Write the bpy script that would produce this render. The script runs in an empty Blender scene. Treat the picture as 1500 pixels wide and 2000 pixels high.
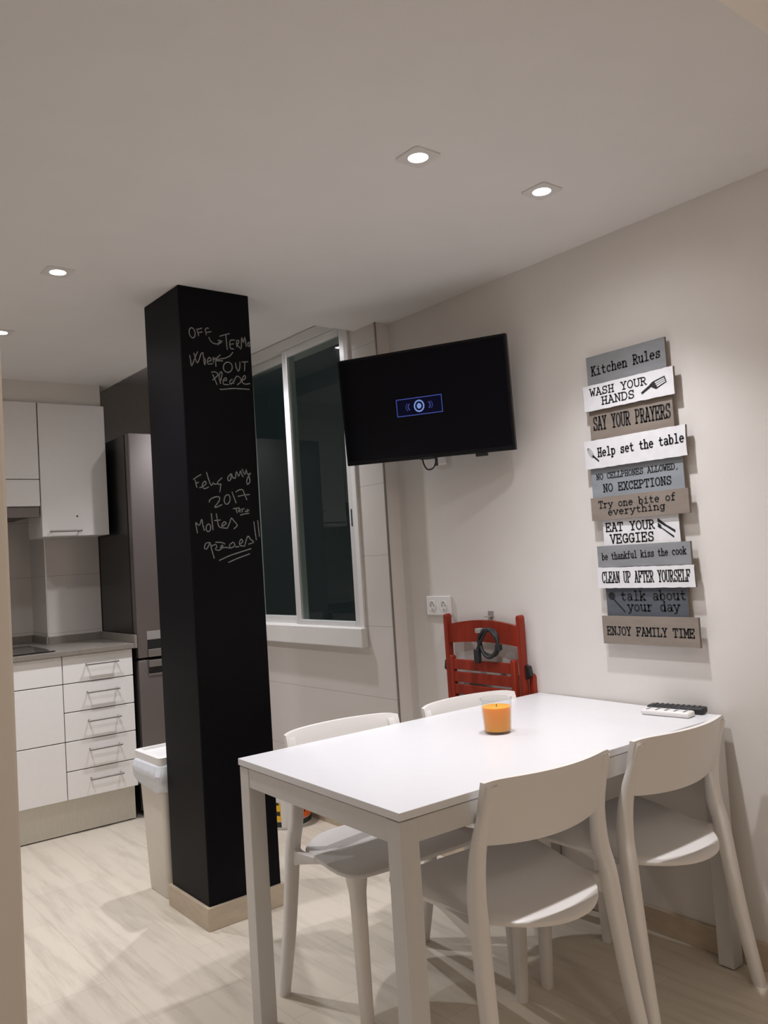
import bpy, bmesh, math, random
from mathutils import Vector, Matrix
random.seed(7)
C = bpy.context.scene.collection
SC = bpy.context.scene
PI = math.pi

# ------------------------------------------------------------------ camera
YAW, PITCH, ROLL, FPX = 0.675378, 0.051887, -0.063716, 1624.466
fw = Vector((math.sin(YAW)*math.cos(PITCH), math.cos(YAW)*math.cos(PITCH), math.sin(PITCH)))
rt = Vector((math.cos(YAW), -math.sin(YAW), 0)); up = rt.cross(fw)
r2 = rt*math.cos(ROLL)+up*math.sin(ROLL); u2 = up*math.cos(ROLL)-rt*math.sin(ROLL)
cam_d = bpy.data.cameras.new('camera'); cam = bpy.data.objects.new('camera', cam_d); C.objects.link(cam)
m = Matrix((r2, u2, -fw)).transposed().to_4x4(); m.translation = Vector((-2.36796, -1.37435, 1.28969))
cam.matrix_world = m
cam_d.sensor_fit = 'VERTICAL'; cam_d.sensor_height = 36.0; cam_d.lens = FPX*36.0/2000.0
cam_d.clip_start = 0.02
SC.camera = cam

# ------------------------------------------------------------------ world, exposure
W = bpy.data.worlds.new('night'); SC.world = W; W.use_nodes = True
W.node_tree.nodes['Background'].inputs[0].default_value = (0.0085, 0.0125, 0.0130, 1)
W.node_tree.nodes['Background'].inputs[1].default_value = 1.0
SC.view_settings.view_transform = 'Standard'; SC.view_settings.look = 'None'
SC.view_settings.exposure = 0.08; SC.view_settings.gamma = 1.0; SC.view_settings.use_curve_mapping = False
SPOT_W = 46.0            # ceiling downlights, watts
SPOT_COL = (1.0, 0.985, 1.025)

# ------------------------------------------------------------------ materials
def mat(name, col, rough=0.5, metal=0.0, noise=0.03, scale=30.0, bump=0.0, spec=0.5, stretch=(1, 1, 1), coat=0.0):
    mt = bpy.data.materials.new(name); mt.use_nodes = True
    nt = mt.node_tree; b = nt.nodes['Principled BSDF']
    b.inputs['Roughness'].default_value = rough; b.inputs['Metallic'].default_value = metal
    b.inputs['Specular IOR Level'].default_value = spec; b.inputs['Coat Weight'].default_value = coat
    tc = nt.nodes.new('ShaderNodeTexCoord'); mp = nt.nodes.new('ShaderNodeMapping'); mp.inputs['Scale'].default_value = stretch
    nz = nt.nodes.new('ShaderNodeTexNoise'); nz.inputs['Scale'].default_value = scale; nz.inputs['Detail'].default_value = 4
    nt.links.new(tc.outputs['Object'], mp.inputs[0]); nt.links.new(mp.outputs[0], nz.inputs['Vector'])
    rp = nt.nodes.new('ShaderNodeValToRGB')
    rp.color_ramp.elements[0].position = .3; rp.color_ramp.elements[1].position = .7
    lo = [max(0, c*(1-noise)) for c in col]; hi = [min(1, c*(1+noise)) for c in col]
    rp.color_ramp.elements[0].color = (*lo, 1); rp.color_ramp.elements[1].color = (*hi, 1)
    nt.links.new(nz.outputs['Fac'], rp.inputs[0]); nt.links.new(rp.outputs[0], b.inputs['Base Color'])
    if bump:
        bp = nt.nodes.new('ShaderNodeBump'); bp.inputs['Strength'].default_value = bump; bp.inputs['Distance'].default_value = .002
        nt.links.new(nz.outputs['Fac'], bp.inputs['Height']); nt.links.new(bp.outputs[0], b.inputs['Normal'])
    return mt
def emit(name, col, s):
    mt = mat(name, (.004, .004, .005), .4, spec=.1); b = mt.node_tree.nodes['Principled BSDF']
    b.inputs['Emission Color'].default_value = (*col, 1); b.inputs['Emission Strength'].default_value = s
    return mt

M = {}
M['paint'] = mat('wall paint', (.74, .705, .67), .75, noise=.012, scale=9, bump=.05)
M['taupe'] = mat('shaded wall paint', (.50, .47, .43), .75)  # wall paint with the shade around the fridge put into its colour
M['ceiling'] = mat('ceiling paint', (.85, .83, .82), .8, noise=.012, scale=6)
M['cabinet'] = mat('white cabinet laminate', (.80, .78, .765), .32, noise=.01)
M['carcass'] = mat('cabinet carcass', (.30, .28, .27), .6)
M['plastic'] = mat('white plastic', (.80, .785, .77), .38, noise=.01)
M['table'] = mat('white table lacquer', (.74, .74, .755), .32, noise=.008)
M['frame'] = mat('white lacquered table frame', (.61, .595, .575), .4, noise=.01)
M['chair'] = mat('white moulded chair', (.78, .75, .72), .42, noise=.012, bump=.04, scale=300)
M['worktop'] = mat('grey brown worktop', (.23, .205, .18), .35, noise=.18, scale=160)
M['steel'] = mat('brushed steel', (.225, .20, .195), .46, .85, noise=.06, scale=40, stretch=(1, 1, 18))
M['steel_h'] = mat('brushed steel plinth', (.60, .575, .52), .42, .75, noise=.05, scale=30, stretch=(14, 1, 1))
M['handle'] = mat('satin nickel', (.30, .28, .265), .45, .85)
M['darkside'] = mat('dark fridge side', (.012, .0115, .0115), .3, spec=.35, noise=.05)
M['black'] = mat('black plastic', (.012, .012, .013), .35, noise=.1)
M['rubber'] = mat('black rubber', (.018, .018, .02), .55, noise=.1)
M['pillar'] = mat('chalkboard paint', (.0018, .0018, .0032), .5, noise=.12, scale=14, spec=.13)
M['chalk'] = mat('chalk', (.27, .27, .27), .9, noise=.35, scale=220)
M['skirt'] = mat('beige tile skirting', (.52, .43, .32), .4, noise=.08, scale=18, stretch=(1, 1, 3))
M['alu'] = mat('white window aluminium', (.76, .745, .72), .34, noise=.01)
M['sash'] = mat('satin aluminium', (.72, .72, .71), .3, .2, noise=.01)
M['screen'] = mat('television screen', (.0022, .0024, .005), .2, noise=.05, spec=.15)
M['bezel'] = mat('television bezel', (.005, .005, .007), .3, spec=.25)
M['red'] = mat('red stained wood', (.255, .027, .012), .42, noise=.25, spec=.3, scale=26, stretch=(1, 1, .12))
M['wax'] = mat('orange wax', (1.0, .38, .035), .45, noise=.04)
b = M['wax'].node_tree.nodes['Principled BSDF']
b.inputs['Subsurface Weight'].default_value = .8; b.inputs['Subsurface Radius'].default_value = (.05, .02, .004)
b.inputs['Subsurface Scale'].default_value = .6
M['bag'] = mat('thin plastic bag', (.72, .75, .80), .3, noise=.05)
M['bin'] = mat('bin plastic', (.72, .68, .61), .42, noise=.02)
M['mark'] = mat('sign ink', (.012, .012, .014), .7, noise=.3, scale=120)
M['edge'] = mat('sign board edge', (.20, .17, .145), .8, noise=.15)
M['sg'] = mat('sign grey blue', (.235, .245, .255), .75, noise=.10, scale=35, stretch=(1, .25, 1))
M['sw'] = mat('sign white', (.74, .74, .76), .7, noise=.04, scale=35)
M['st'] = mat('sign taupe', (.245, .205, .170), .75, noise=.10, scale=35, stretch=(1, .25, 1))
M['sb'] = mat('sign blue grey', (.26, .285, .31), .75, noise=.08, scale=35, stretch=(1, .25, 1))
M['sk'] = mat('sign slate', (.085, .095, .115), .75, noise=.10, scale=35, stretch=(1, .25, 1))
M['yellow'] = mat('yellow label', (.85, .50, .02), .4)
M['orange'] = mat('orange label', (.85, .14, .015), .4)
M['bezel_grey'] = mat('satin lamp bezel', (.77, .75, .735), .5)
M['lens'] = emit('lit lamp lens', (1.0, .96, .92), 22.0)
M['logo'] = emit('blue screen graphic', (.16, .24, 1.0), .28)
M['logo2'] = emit('pale screen graphic', (.30, .46, 1.0), .55)
M['logobg'] = emit('navy screen graphic', (.01, .02, .25), .035)
M['hob'] = mat('hob glass', (.006, .006, .007), .08)
M['trim'] = mat('metal tile trim', (.75, .73, .70), .25, .6)

def glassy(name, tint, fac_ior):
    mt = bpy.data.materials.new(name); mt.use_nodes = True; nt = mt.node_tree
    for n in list(nt.nodes): nt.nodes.remove(n)
    out = nt.nodes.new('ShaderNodeOutputMaterial'); mx = nt.nodes.new('ShaderNodeMixShader')
    fr = nt.nodes.new('ShaderNodeFresnel'); fr.inputs[0].default_value = fac_ior
    tr = nt.nodes.new('ShaderNodeBsdfTransparent'); tr.inputs[0].default_value = (*tint, 1)
    gl = nt.nodes.new('ShaderNodeBsdfGlossy'); gl.inputs['Roughness'].default_value = .015
    geo = nt.nodes.new('ShaderNodeNewGeometry'); inv_ = nt.nodes.new('ShaderNodeMath'); inv_.operation = 'SUBTRACT'; inv_.inputs[0].default_value = 1
    mu = nt.nodes.new('ShaderNodeMath'); mu.operation = 'MULTIPLY'
    nt.links.new(geo.outputs['Backfacing'], inv_.inputs[1]); nt.links.new(fr.outputs[0], mu.inputs[0]); nt.links.new(inv_.outputs[0], mu.inputs[1])
    nt.links.new(mu.outputs[0], mx.inputs[0]); nt.links.new(tr.outputs[0], mx.inputs[1]); nt.links.new(gl.outputs[0], mx.inputs[2])
    nt.links.new(mx.outputs[0], out.inputs[0]); return mt
M['pane'] = glassy('window glass', (.80, .86, .84), 1.5)
M['tumbler'] = glassy('clear glass', (.955, .96, .96), 1.42)

def floor_mat():
    mt = bpy.data.materials.new('streaked porcelain floor'); mt.use_nodes = True; nt = mt.node_tree
    b = nt.nodes['Principled BSDF']; b.inputs['Roughness'].default_value = .42
    tc = nt.nodes.new('ShaderNodeTexCoord')
    mp = nt.nodes.new('ShaderNodeMapping'); mp.inputs['Rotation'].default_value = (0, 0, PI/2); mp.inputs['Location'].default_value = (.12, .21, 0)
    br = nt.nodes.new('ShaderNodeTexBrick'); br.inputs['Scale'].default_value = 1.0
    br.inputs['Brick Width'].default_value = .61; br.inputs['Row Height'].default_value = .305
    br.inputs['Mortar Size'].default_value = .0016; br.inputs['Mortar Smooth'].default_value = .3
    br.inputs['Color1'].default_value = (.965, .965, .965, 1); br.inputs['Color2'].default_value = (1.03, 1.03, 1.03, 1)
    br.inputs['Mortar'].default_value = (.86, .84, .81, 1)
    nt.links.new(tc.outputs['Object'], mp.inputs[0]); nt.links.new(mp.outputs[0], br.inputs['Vector'])
    m2 = nt.nodes.new('ShaderNodeMapping'); m2.inputs['Scale'].default_value = (20, 1.7, 1)
    nz = nt.nodes.new('ShaderNodeTexNoise'); nz.inputs['Scale'].default_value = 1.0; nz.inputs['Detail'].default_value = 9; nz.inputs['Roughness'].default_value = .68
    nt.links.new(tc.outputs['Object'], m2.inputs[0]); nt.links.new(m2.outputs[0], nz.inputs['Vector'])
    n2 = nt.nodes.new('ShaderNodeTexNoise'); n2.inputs['Scale'].default_value = 2.2; n2.inputs['Detail'].default_value = 3
    nt.links.new(tc.outputs['Object'], n2.inputs['Vector'])
    mm = nt.nodes.new('ShaderNodeMath'); mm.operation = 'MULTIPLY_ADD'; mm.inputs[1].default_value = .35
    nt.links.new(n2.outputs['Fac'], mm.inputs[0]); nt.links.new(nz.outputs['Fac'], mm.inputs[2])
    rp = nt.nodes.new('ShaderNodeValToRGB'); e = rp.color_ramp.elements
    e[0].position = .46; e[0].color = (.50, .445, .365, 1); e[1].position = .70; e[1].color = (.67, .61, .51, 1)
    nt.links.new(mm.outputs[0], rp.inputs[0])
    mx = nt.nodes.new('ShaderNodeMix'); mx.data_type = 'RGBA'; mx.blend_type = 'MULTIPLY'; mx.inputs[0].default_value = 1
    nt.links.new(rp.outputs[0], mx.inputs[6]); nt.links.new(br.outputs['Color'], mx.inputs[7])
    nt.links.new(mx.outputs[2], b.inputs['Base Color'])
    return mt
M['floor'] = floor_mat()

def tile_mat(name, col, z0=.33, dz=.3205, grout=(.47, .44, .41)):
    # large glossy wall tiles: only the horizontal joints read
    mt = mat(name, col, .16, noise=.012, scale=5); nt = mt.node_tree; b = nt.nodes['Principled BSDF']
    geo = nt.nodes.new('ShaderNodeNewGeometry'); sep = nt.nodes.new('ShaderNodeSeparateXYZ')
    nt.links.new(geo.outputs['Position'], sep.inputs[0])
    a = nt.nodes.new('ShaderNodeMath'); a.operation = 'SUBTRACT'; a.inputs[1].default_value = z0-dz/2
    d = nt.nodes.new('ShaderNodeMath'); d.operation = 'DIVIDE'; d.inputs[1].default_value = dz
    f = nt.nodes.new('ShaderNodeMath'); f.operation = 'FRACT'
    s = nt.nodes.new('ShaderNodeMath'); s.operation = 'SUBTRACT'; s.inputs[1].default_value = .5
    ab = nt.nodes.new('ShaderNodeMath'); ab.operation = 'ABSOLUTE'
    lt = nt.nodes.new('ShaderNodeMath'); lt.operation = 'LESS_THAN'; lt.inputs[1].default_value = .0016/dz
    nt.links.new(sep.outputs[2], a.inputs[0])
    for p, q in ((a, d), (d, f), (f, s), (s, ab), (ab, lt)): nt.links.new(p.outputs[0], q.inputs[0])
    old = b.inputs['Base Color'].links[0].from_socket
    mx = nt.nodes.new('ShaderNodeMix'); mx.data_type = 'RGBA'
    nt.links.new(lt.outputs[0], mx.inputs[0]); nt.links.new(old, mx.inputs[6]); mx.inputs[7].default_value = (*grout, 1)
    nt.links.new(mx.outputs[2], b.inputs['Base Color'])
    return mt
M['tile'] = tile_mat('white wall tile', (.66, .62, .585))

# ------------------------------------------------------------------ mesh helpers
def bm_new(): return bmesh.new()
def box(bm, x0, x1, y0, y1, z0, z1, bev=0.0, seg=2, mi=0):
    vs = [bm.verts.new((x, y, z)) for z in (z0, z1) for y in (y0, y1) for x in (x0, x1)]
    F = [(0, 2, 3, 1), (4, 5, 7, 6), (0, 1, 5, 4), (2, 6, 7, 3), (0, 4, 6, 2), (1, 3, 7, 5)]
    fs = [bm.faces.new([vs[i] for i in f]) for f in F]
    for f in fs: f.material_index = mi
    if bev:
        es = list({e for f in fs for e in f.edges})
        bmesh.ops.bevel(bm, geom=es, offset=bev, segments=seg, profile=.5, affect='EDGES', clamp_overlap=True)
    return fs
def ring_loft(bm, rings, cap=True, closed=True):
    vr = [[bm.verts.new(p) for p in r] for r in rings]
    n = len(vr[0])
    for a, b in zip(vr[:-1], vr[1:]):
        for i in range(n if closed else n-1):
            j = (i+1) % n
            bm.faces.new((a[i], a[j], b[j], b[i]))
    if cap:
        bm.faces.new(list(reversed(vr[0]))); bm.faces.new(vr[-1])
    return vr
def catmull(pts, sub=8):
    P = [Vector(p) for p in pts]
    if len(P) < 3: return P
    P = [P[0]*2-P[1]]+P+[P[-1]*2-P[-2]]
    out = []
    for i in range(1, len(P)-2):
        a, b, c, d = P[i-1:i+3]
        for k in range(sub):
            t = k/sub
            out.append(.5*((2*b)+(c-a)*t+(2*a-5*b+4*c-d)*t*t+(3*b-a-3*c+d)*t**3))
    out.append(P[-2]); return out
def tube(bm, pts, r, n=10, cap=True):
    P = [Vector(p) for p in pts]; rings = []
    prev = None
    for i, p in enumerate(P):
        t = (P[min(i+1, len(P)-1)]-P[max(i-1, 0)]).normalized()
        if prev is None:
            a = t.orthogonal().normalized()
        else:
            a = (prev-t*prev.dot(t)).normalized()
        prev = a; bb = t.cross(a)
        rr = r[i] if isinstance(r, (list, tuple)) else r
        rings.append([p+(a*math.cos(2*PI*k/n)+bb*math.sin(2*PI*k/n))*rr for k in range(n)])
    ring_loft(bm, rings, cap)
def lathe(bm, prof, n=32, c=(0, 0, 0), cap=False):
    rings = [[(c[0]+r*math.cos(2*PI*k/n), c[1]+r*math.sin(2*PI*k/n), c[2]+z) for k in range(n)] for r, z in prof]
    ring_loft(bm, rings, cap)
def prism(bm, pts, depth_vec):
    a = [bm.verts.new(p) for p in pts]; d = Vector(depth_vec)
    b = [bm.verts.new(Vector(p)+d) for p in pts]
    n = len(a); bm.faces.new(list(reversed(a))); bm.faces.new(b)
    for i in range(n): bm.faces.new((a[i], a[(i+1) % n], b[(i+1) % n], b[i]))
def obj(name, bm, m, parent=None, smooth=None, loc=None, rotz=0.0, fixn=True):
    if fixn: bmesh.ops.recalc_face_normals(bm, faces=bm.faces)
    me = bpy.data.meshes.new(name); bm.to_mesh(me); bm.free()
    for k in (m if isinstance(m, (list, tuple)) else [m]): me.materials.append(M[k] if isinstance(k, str) else k)
    if smooth is not None:
        me.polygons.foreach_set('use_smooth', [True]*len(me.polygons))
        if smooth < 180: me.set_sharp_from_angle(angle=math.radians(smooth))
    o = bpy.data.objects.new(name, me); C.objects.link(o)
    if parent is not None: o.parent = parent
    if loc is not None: o.location = loc
    o.rotation_euler.z = rotz
    return o
def tag(o, label, cat, group=None, kind=None):
    o['label'] = label; o['category'] = cat
    if group: o['group'] = group
    if kind: o['kind'] = kind
    return o
def thing(name, label, cat, loc=(0, 0, 0), rotz=0.0, group=None, kind=None):
    o = bpy.data.objects.new(name, None); C.objects.link(o); o.empty_display_size = .05
    o.location = loc; o.rotation_euler.z = rotz
    return tag(o, label, cat, group, kind)
def dup(root, loc, rotz, label):
    r = root.copy(); C.objects.link(r); r.location = loc; r.rotation_euler.z = rotz; r['label'] = label
    for ch in list(root.children):
        c = ch.copy(); C.objects.link(c); c.parent = r
        for g in list(ch.children):
            d = g.copy(); C.objects.link(d); d.parent = c
    return r
def ribbon(bm, pts, w, to3):
    """flat brush stroke: 2-D polyline -> one mitred strip of quads, mapped to 3-D by to3"""
    P = []
    for p in pts:
        v = Vector((p[0], p[1]))
        if not P or (v-P[-1]).length > 1e-5: P.append(v)
    if len(P) < 2: return
    for i in range(1, len(P)-1):             # a sharp corner starts a new strip
        if (P[i]-P[i-1]).normalized().dot((P[i+1]-P[i]).normalized()) < .45:
            ribbon(bm, P[:i+1], w, to3); ribbon(bm, P[i:], w, to3); return
    closed = (P[0]-P[-1]).length < 1e-4 and len(P) > 3
    D = [(b-a).normalized() for a, b in zip(P[:-1], P[1:])]
    L, R = [], []
    for i, p in enumerate(P):
        d0 = D[i-1] if i > 0 else (D[-1] if closed else D[0])
        d1 = D[i] if i < len(D) else (D[0] if closed else D[-1])
        t = d0+d1
        t = t.normalized() if t.length > .3 else d1
        n = Vector((-t.y, t.x)); k = min(1.5, 1/max(.3, n.dot(Vector((-d1.y, d1.x)))))
        e = Vector((0, 0))
        if not closed and i == 0: e = -D[0]*w*.35
        if not closed and i == len(P)-1: e = D[-1]*w*.35
        L.append(bm.verts.new(to3(*(p+e-n*(w/2*k))))); R.append(bm.verts.new(to3(*(p+e+n*(w/2*k)))))
    for i in range(len(P)-1):
        bm.faces.new((L[i], L[i+1], R[i+1], R[i]))
def poly(bm, pts, to3): bm.faces.new([bm.verts.new(to3(*p)) for p in pts])

# ------------------------------------------------------------------ room dimensions
H = 2.337; XW = .024; XT = -.05; YC = 1.50        # ceiling, right wall, window wall, step between them
KX, KY, KR = -1.0, 2.9046, -0.0308               # kitchen frame: u along the units, v into the wall
def kframe(name, label, cat, group=None, kind=None): return thing(name, label, cat, (KX, KY, 0), KR, group, kind)

def struct(name, bm, m, label, cat, parent=None, **k):
    o = obj(name, bm, m, parent, **k)
    return tag(o, label, cat, kind='structure')

bm = bm_new(); box(bm, -3.2, .25, -3.4, 4.1, -.1, 0)
struct('floor', bm, 'floor', 'pale beige streaked porcelain tile floor', 'floor')
bm = bm_new()
box(bm, -2.5, .25, -.588, 1.66, H, H+.30); box(bm, -2.5, -.63, 1.66, 4.1, H, H+.30); box(bm, -.63, .25, 1.66, 4.1, 2.44, 2.637)
struct('ceiling', bm, 'ceiling', 'white plaster ceiling with recess over the window', 'ceiling')
bm = bm_new(); box(bm, -3.2, .25, -3.4, -.588, 2.56, 2.66)
struct('ceiling_hall', bm, 'ceiling', 'strip of higher ceiling beyond the lintel edge at top right', 'ceiling')
bm = bm_new(); box(bm, XW, .25, -3.4, YC, 0, 2.7)
struct('wall_right', bm, 'paint', 'plain off white wall carrying the sign and television', 'wall')
bm = bm_new()
WY0, WY1, WZ0, WZ1 = 1.715, 2.80, .94, 2.41
XO = .05
box(bm, XT, XO, YC, WY0, 0, 2.7); box(bm, XT, XO, WY1, 4.1, 0, 2.7); box(bm, XT, XO, WY0, WY1, 0, WZ0); box(bm, XT, XO, WY0, WY1, WZ1, 2.7)
for f in bm.faces: f.material_index = 1 if f.calc_center_median().y < YC+.001 else 0
struct('wall_window', bm, ['tile', 'paint'], 'tiled wall around the dark window', 'wall')
bm = bm_new()     # back wall, kitchen frame: deep niche behind the hob, flue chase, wall behind the fridge
box(bm, -1.6, .035, .87, 1.0, 0, 2.7); box(bm, .035, .335, .55, 1.0, 0, 2.7); 
struct('wall_back', bm, 'tile', 'tiled kitchen back wall behind worktop and fridge', 'wall', loc=(KX, KY, 0), rotz=KR)
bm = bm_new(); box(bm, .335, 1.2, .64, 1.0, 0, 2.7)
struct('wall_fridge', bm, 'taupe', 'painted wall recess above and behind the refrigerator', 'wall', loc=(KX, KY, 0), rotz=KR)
bm = bm_new(); box(bm, -1.6, .295, .285, .87, 2.218, H)
struct('wall_soffit', bm, 'paint', 'plain soffit strip above the kitchen wall cabinets', 'wall', loc=(KX, KY, 0), rotz=KR)
bm = bm_new(); box(bm, -2.5, -2.3, -.50, 4.1, 0, 2.7)
struct('wall_left', bm, 'paint', 'plain left kitchen wall', 'wall')
bm = bm_new(); box(bm, -2.6, -2.175, -.62, -.50, 0, 2.7, .003)
struct('wall_jamb', bm, 'paint', 'pale doorway jamb at the left edge', 'wall')
bm = bm_new(); box(bm, -3.2, .25, -3.5, -3.3, 0, 2.7); box(bm, -3.3, -3.2, -3.4, -.5, 0, 2.7); box(bm, -3.2, -2.6, -.62, -.5, 0, 2.7)
struct('wall_hall', bm, 'paint', 'plain hall wall behind the viewpoint', 'wall')
bm = bm_new(); box(bm, .008, XW, -3.3, YC, 0, .078, .002); struct('baseboard_right', bm, 'skirt', 'beige tile skirting along the right wall', 'baseboard')
bm = bm_new(); box(bm, XT-.012, XT, YC, 2.98, 0, .07, .002); box(bm, XT-.012, .008, YC-.012, YC, 0, .07, .002)
struct('baseboard_window', bm, 'skirt', 'beige tile skirting below the dark window', 'baseboard')
bm = bm_new(); box(bm, XT-.004, XT+.002, YC-.004, YC+.004, .07, H)
struct('trim_1', bm, 'handle', 'thin metal edge trim between window tiles and painted wall', 'trim')

# chalkboard pillar -------------------------------------------------
PX0, PX1, PY0, PY1 = -1.029, -.733, 1.431, 1.745
bm = bm_new(); box(bm, PX0, PX1, PY0, PY1, 0, H, .004)
pillar = obj('pillar', bm, 'pillar'); tag(pillar, 'square black chalkboard pillar with chalk notes', 'pillar', kind='structure')
bm = bm_new(); box(bm, PX0-.012, PX1+.012, PY0-.012, PY1+.012, 0, .08, .002)
o = obj('skirting', bm, 'skirt', pillar); o['label'] = 'beige tile skirting'

# handwriting pads on the pillar's front face: strokes are drawn in pad units, then scaled to metres (x along the face, z up)
CH1 = ((-1.05514, 2.47185e-4, -1.1581e-5, -2.3e-9), (2.208876, 3.223e-5, -2.1577e-4, -1.131e-8))
CH2 = ((-1.04152, 2.44838e-4, -1.1480e-5, -2.2e-9), (1.697476, 6.17e-6, -2.10789e-4, -1.067e-8))
def el(cx, cy, rx, ry, tilt=0, n=22):
    return [(cx+rx*math.cos(2*PI*k/n)+tilt*ry*math.sin(2*PI*k/n), cy+ry*math.sin(2*PI*k/n)) for k in range(n+1)]
note_top = [el(315, 265, 48, 88, .12), [(392, 200), (425, 315)], [(395, 207), (475, 185)], [(410, 265), (480, 248)],
  [(535, 215), (550, 300)], [(530, 215), (560, 182), (588, 188)], [(540, 262), (630, 245)],
  [(595, 345), (620, 400), (670, 445), (740, 455), (820, 412)], [(745, 472), (820, 412), (750, 395)], [(745, 472), (765, 430), (800, 405)],
  [(780, 325), (860, 300), (945, 280)], [(885, 300), (895, 420), (912, 555)], [(1035, 390), (965, 398), (955, 470), (970, 535), (1022, 545)], [(960, 465), (1022, 455)],
  [(1070, 400), (1080, 510)], [(1070, 402), (1105, 395), (1112, 435), (1078, 455)], [(1078, 455), (1145, 545)], [(1158, 525), (1165, 350), (1195, 430), (1220, 340), (1247, 500)], el(1298, 465, 26, 36),
  [(275, 655), (290, 740), (308, 835), (365, 690), (405, 592)], [(345, 620), (402, 785), (465, 625), (500, 612)],
  [(490, 612), (505, 690), (520, 815)], [(503, 745), (525, 705), (535, 760), (530, 815)], [(565, 765), (630, 740), (605, 690), (572, 735), (580, 800), (655, 800)],
  [(665, 690), (672, 775)], [(672, 742), (702, 702), (715, 845)], [(1005, 605), (960, 660), (880, 700), (800, 715), (710, 735)], [(785, 650), (705, 738), (830, 750)],
  el(920, 860, 78, 88), [(1055, 785), (1070, 870), (1105, 925), (1130, 870), (1132, 770)], [(1170, 770), (1275, 765)], [(1222, 770), (1216, 920)],
  [(640, 945), (700, 940), (750, 985), (705, 1040), (660, 1080)], [(660, 985), (735, 1160)], [(795, 1140), (768, 1020), (790, 945), (822, 965), (795, 1090)],
  [(845, 1090), (900, 1080), (880, 1040), (840, 1085), (850, 1150), (935, 1158)], [(1000, 1060), (955, 1100), (968, 1150), (1010, 1110), (998, 1060), (1025, 1140)],
  [(1020, 1120), (1075, 1015), (1145, 1050), (1148, 1110), (1090, 1160)], [(1170, 1095), (1232, 1045), (1215, 1000), (1172, 1065), (1185, 1130), (1240, 1150), (1310, 1140)],
  [(785, 1232), (820, 1240), (1000, 1225), (1150, 1230), (1300, 1238)]]
note_low = [[(165, 408), (220, 365), (285, 325)], [(195, 425), (220, 545)], [(205, 482), (250, 455)],
  [(265, 552), (320, 530), (375, 480), (350, 440), (310, 500), (340, 568), (415, 540)], [(380, 285), (420, 420), (460, 510), (495, 465)], [(495, 465), (515, 490), (545, 488)],
  [(640, 380), (572, 450), (572, 490), (622, 490)], [(622, 495), (605, 625)],
  [(792, 310), (742, 370), (752, 430), (792, 405), (802, 312), (830, 378), (870, 390)], [(872, 388), (892, 272), (930, 355), (962, 262), (985, 325), (1010, 360)],
  [(990, 232), (1040, 320), (1062, 238)], [(1062, 238), (1090, 318), (1140, 300), (1098, 360), (1072, 440), (1090, 495), (1130, 440), (1108, 340)],
  [(425, 802), (442, 755), (530, 710), (592, 715), (600, 760), (560, 830), (520, 880), (545, 890), (640, 845)], el(730, 755, 50, 82, -.1), [(815, 630), (885, 815)],
  [(880, 625), (940, 590), (1000, 590), (1030, 660), (1075, 760)], [(920, 702), (1020, 680), (1122, 670)],
  [(835, 915), (940, 900)], [(880, 910), (905, 985)], [(930, 952), (962, 938), (942, 920), (930, 958), (965, 972)], [(985, 920), (995, 970)], [(990, 940), (1005, 918), (1025, 912)],
  [(1040, 952), (1072, 925), (1042, 960), (1085, 962), (1080, 925), (1115, 950)], [(965, 1025), (1030, 1005), (1112, 995)],
  [(230, 1330), (215, 1240), (205, 1155), (262, 1200), (300, 1100), (320, 1200), (345, 1290)], el(412, 1245, 38, 65, -.05), [(460, 1000), (475, 1140), (490, 1280)],
  [(545, 1005), (575, 1180), (600, 1230), (650, 1245), (730, 1252)], [(515, 1120), (615, 1110)], [(640, 1225), (712, 1172), (680, 1140), (642, 1190), (645, 1240)],
  [(730, 1252), (770, 1170), (802, 1080), (850, 1130), (905, 1200), (850, 1260)],
  [(440, 1498), (370, 1510), (345, 1590), (385, 1605), (440, 1512), (462, 1600), (510, 1765)], [(462, 1560), (530, 1530), (552, 1570), (528, 1612), (580, 1632)],
  [(535, 1492), (640, 1497), (690, 1522)], [(580, 1632), (625, 1610), (655, 1560), (640, 1545), (615, 1590), (700, 1580), (770, 1592)],
  [(832, 1490), (772, 1540), (792, 1590), (850, 1565)], [(850, 1500), (878, 1568), (932, 1568)], [(950, 1530), (1002, 1480), (972, 1440), (942, 1500), (962, 1552), (1040, 1555)],
  [(1040, 1535), (1090, 1390), (1140, 1440), (1195, 1490), (1108, 1525)], [(1200, 1140), (1222, 1300), (1245, 1450)], [(1270, 1120), (1285, 1250), (1300, 1390)],
  [(600, 1802), (800, 1712), (1150, 1602)], [(755, 1837), (900, 1772), (1125, 1690)]]
def chalk_pt(x, y, cfg): return tuple(c[0]+c[1]*x+c[2]*y+c[3]*x*y for c in cfg)
for nm, strokes, cfg in (('chalk_note', note_top, CH1), ('chalk_note', note_low, CH2)):
    bm = bm_new()
    for s in strokes:
        q = catmull([(*chalk_pt(x, y, cfg), 0) for x, y in s], 4) if len(s) > 2 else [Vector((*chalk_pt(x, y, cfg), 0)) for x, y in s]
        q = [(min(v.x, PX1-.007), v.y) for v in q]
        ribbon(bm, q, .0038, lambda a, b: (a, PY0-.0006, b))
    o = obj(nm, bm, 'chalk', pillar, fixn=False)
    o['label'] = 'upper chalk note about switching off' if cfg is CH1 else 'lower chalk new year greeting'

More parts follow.
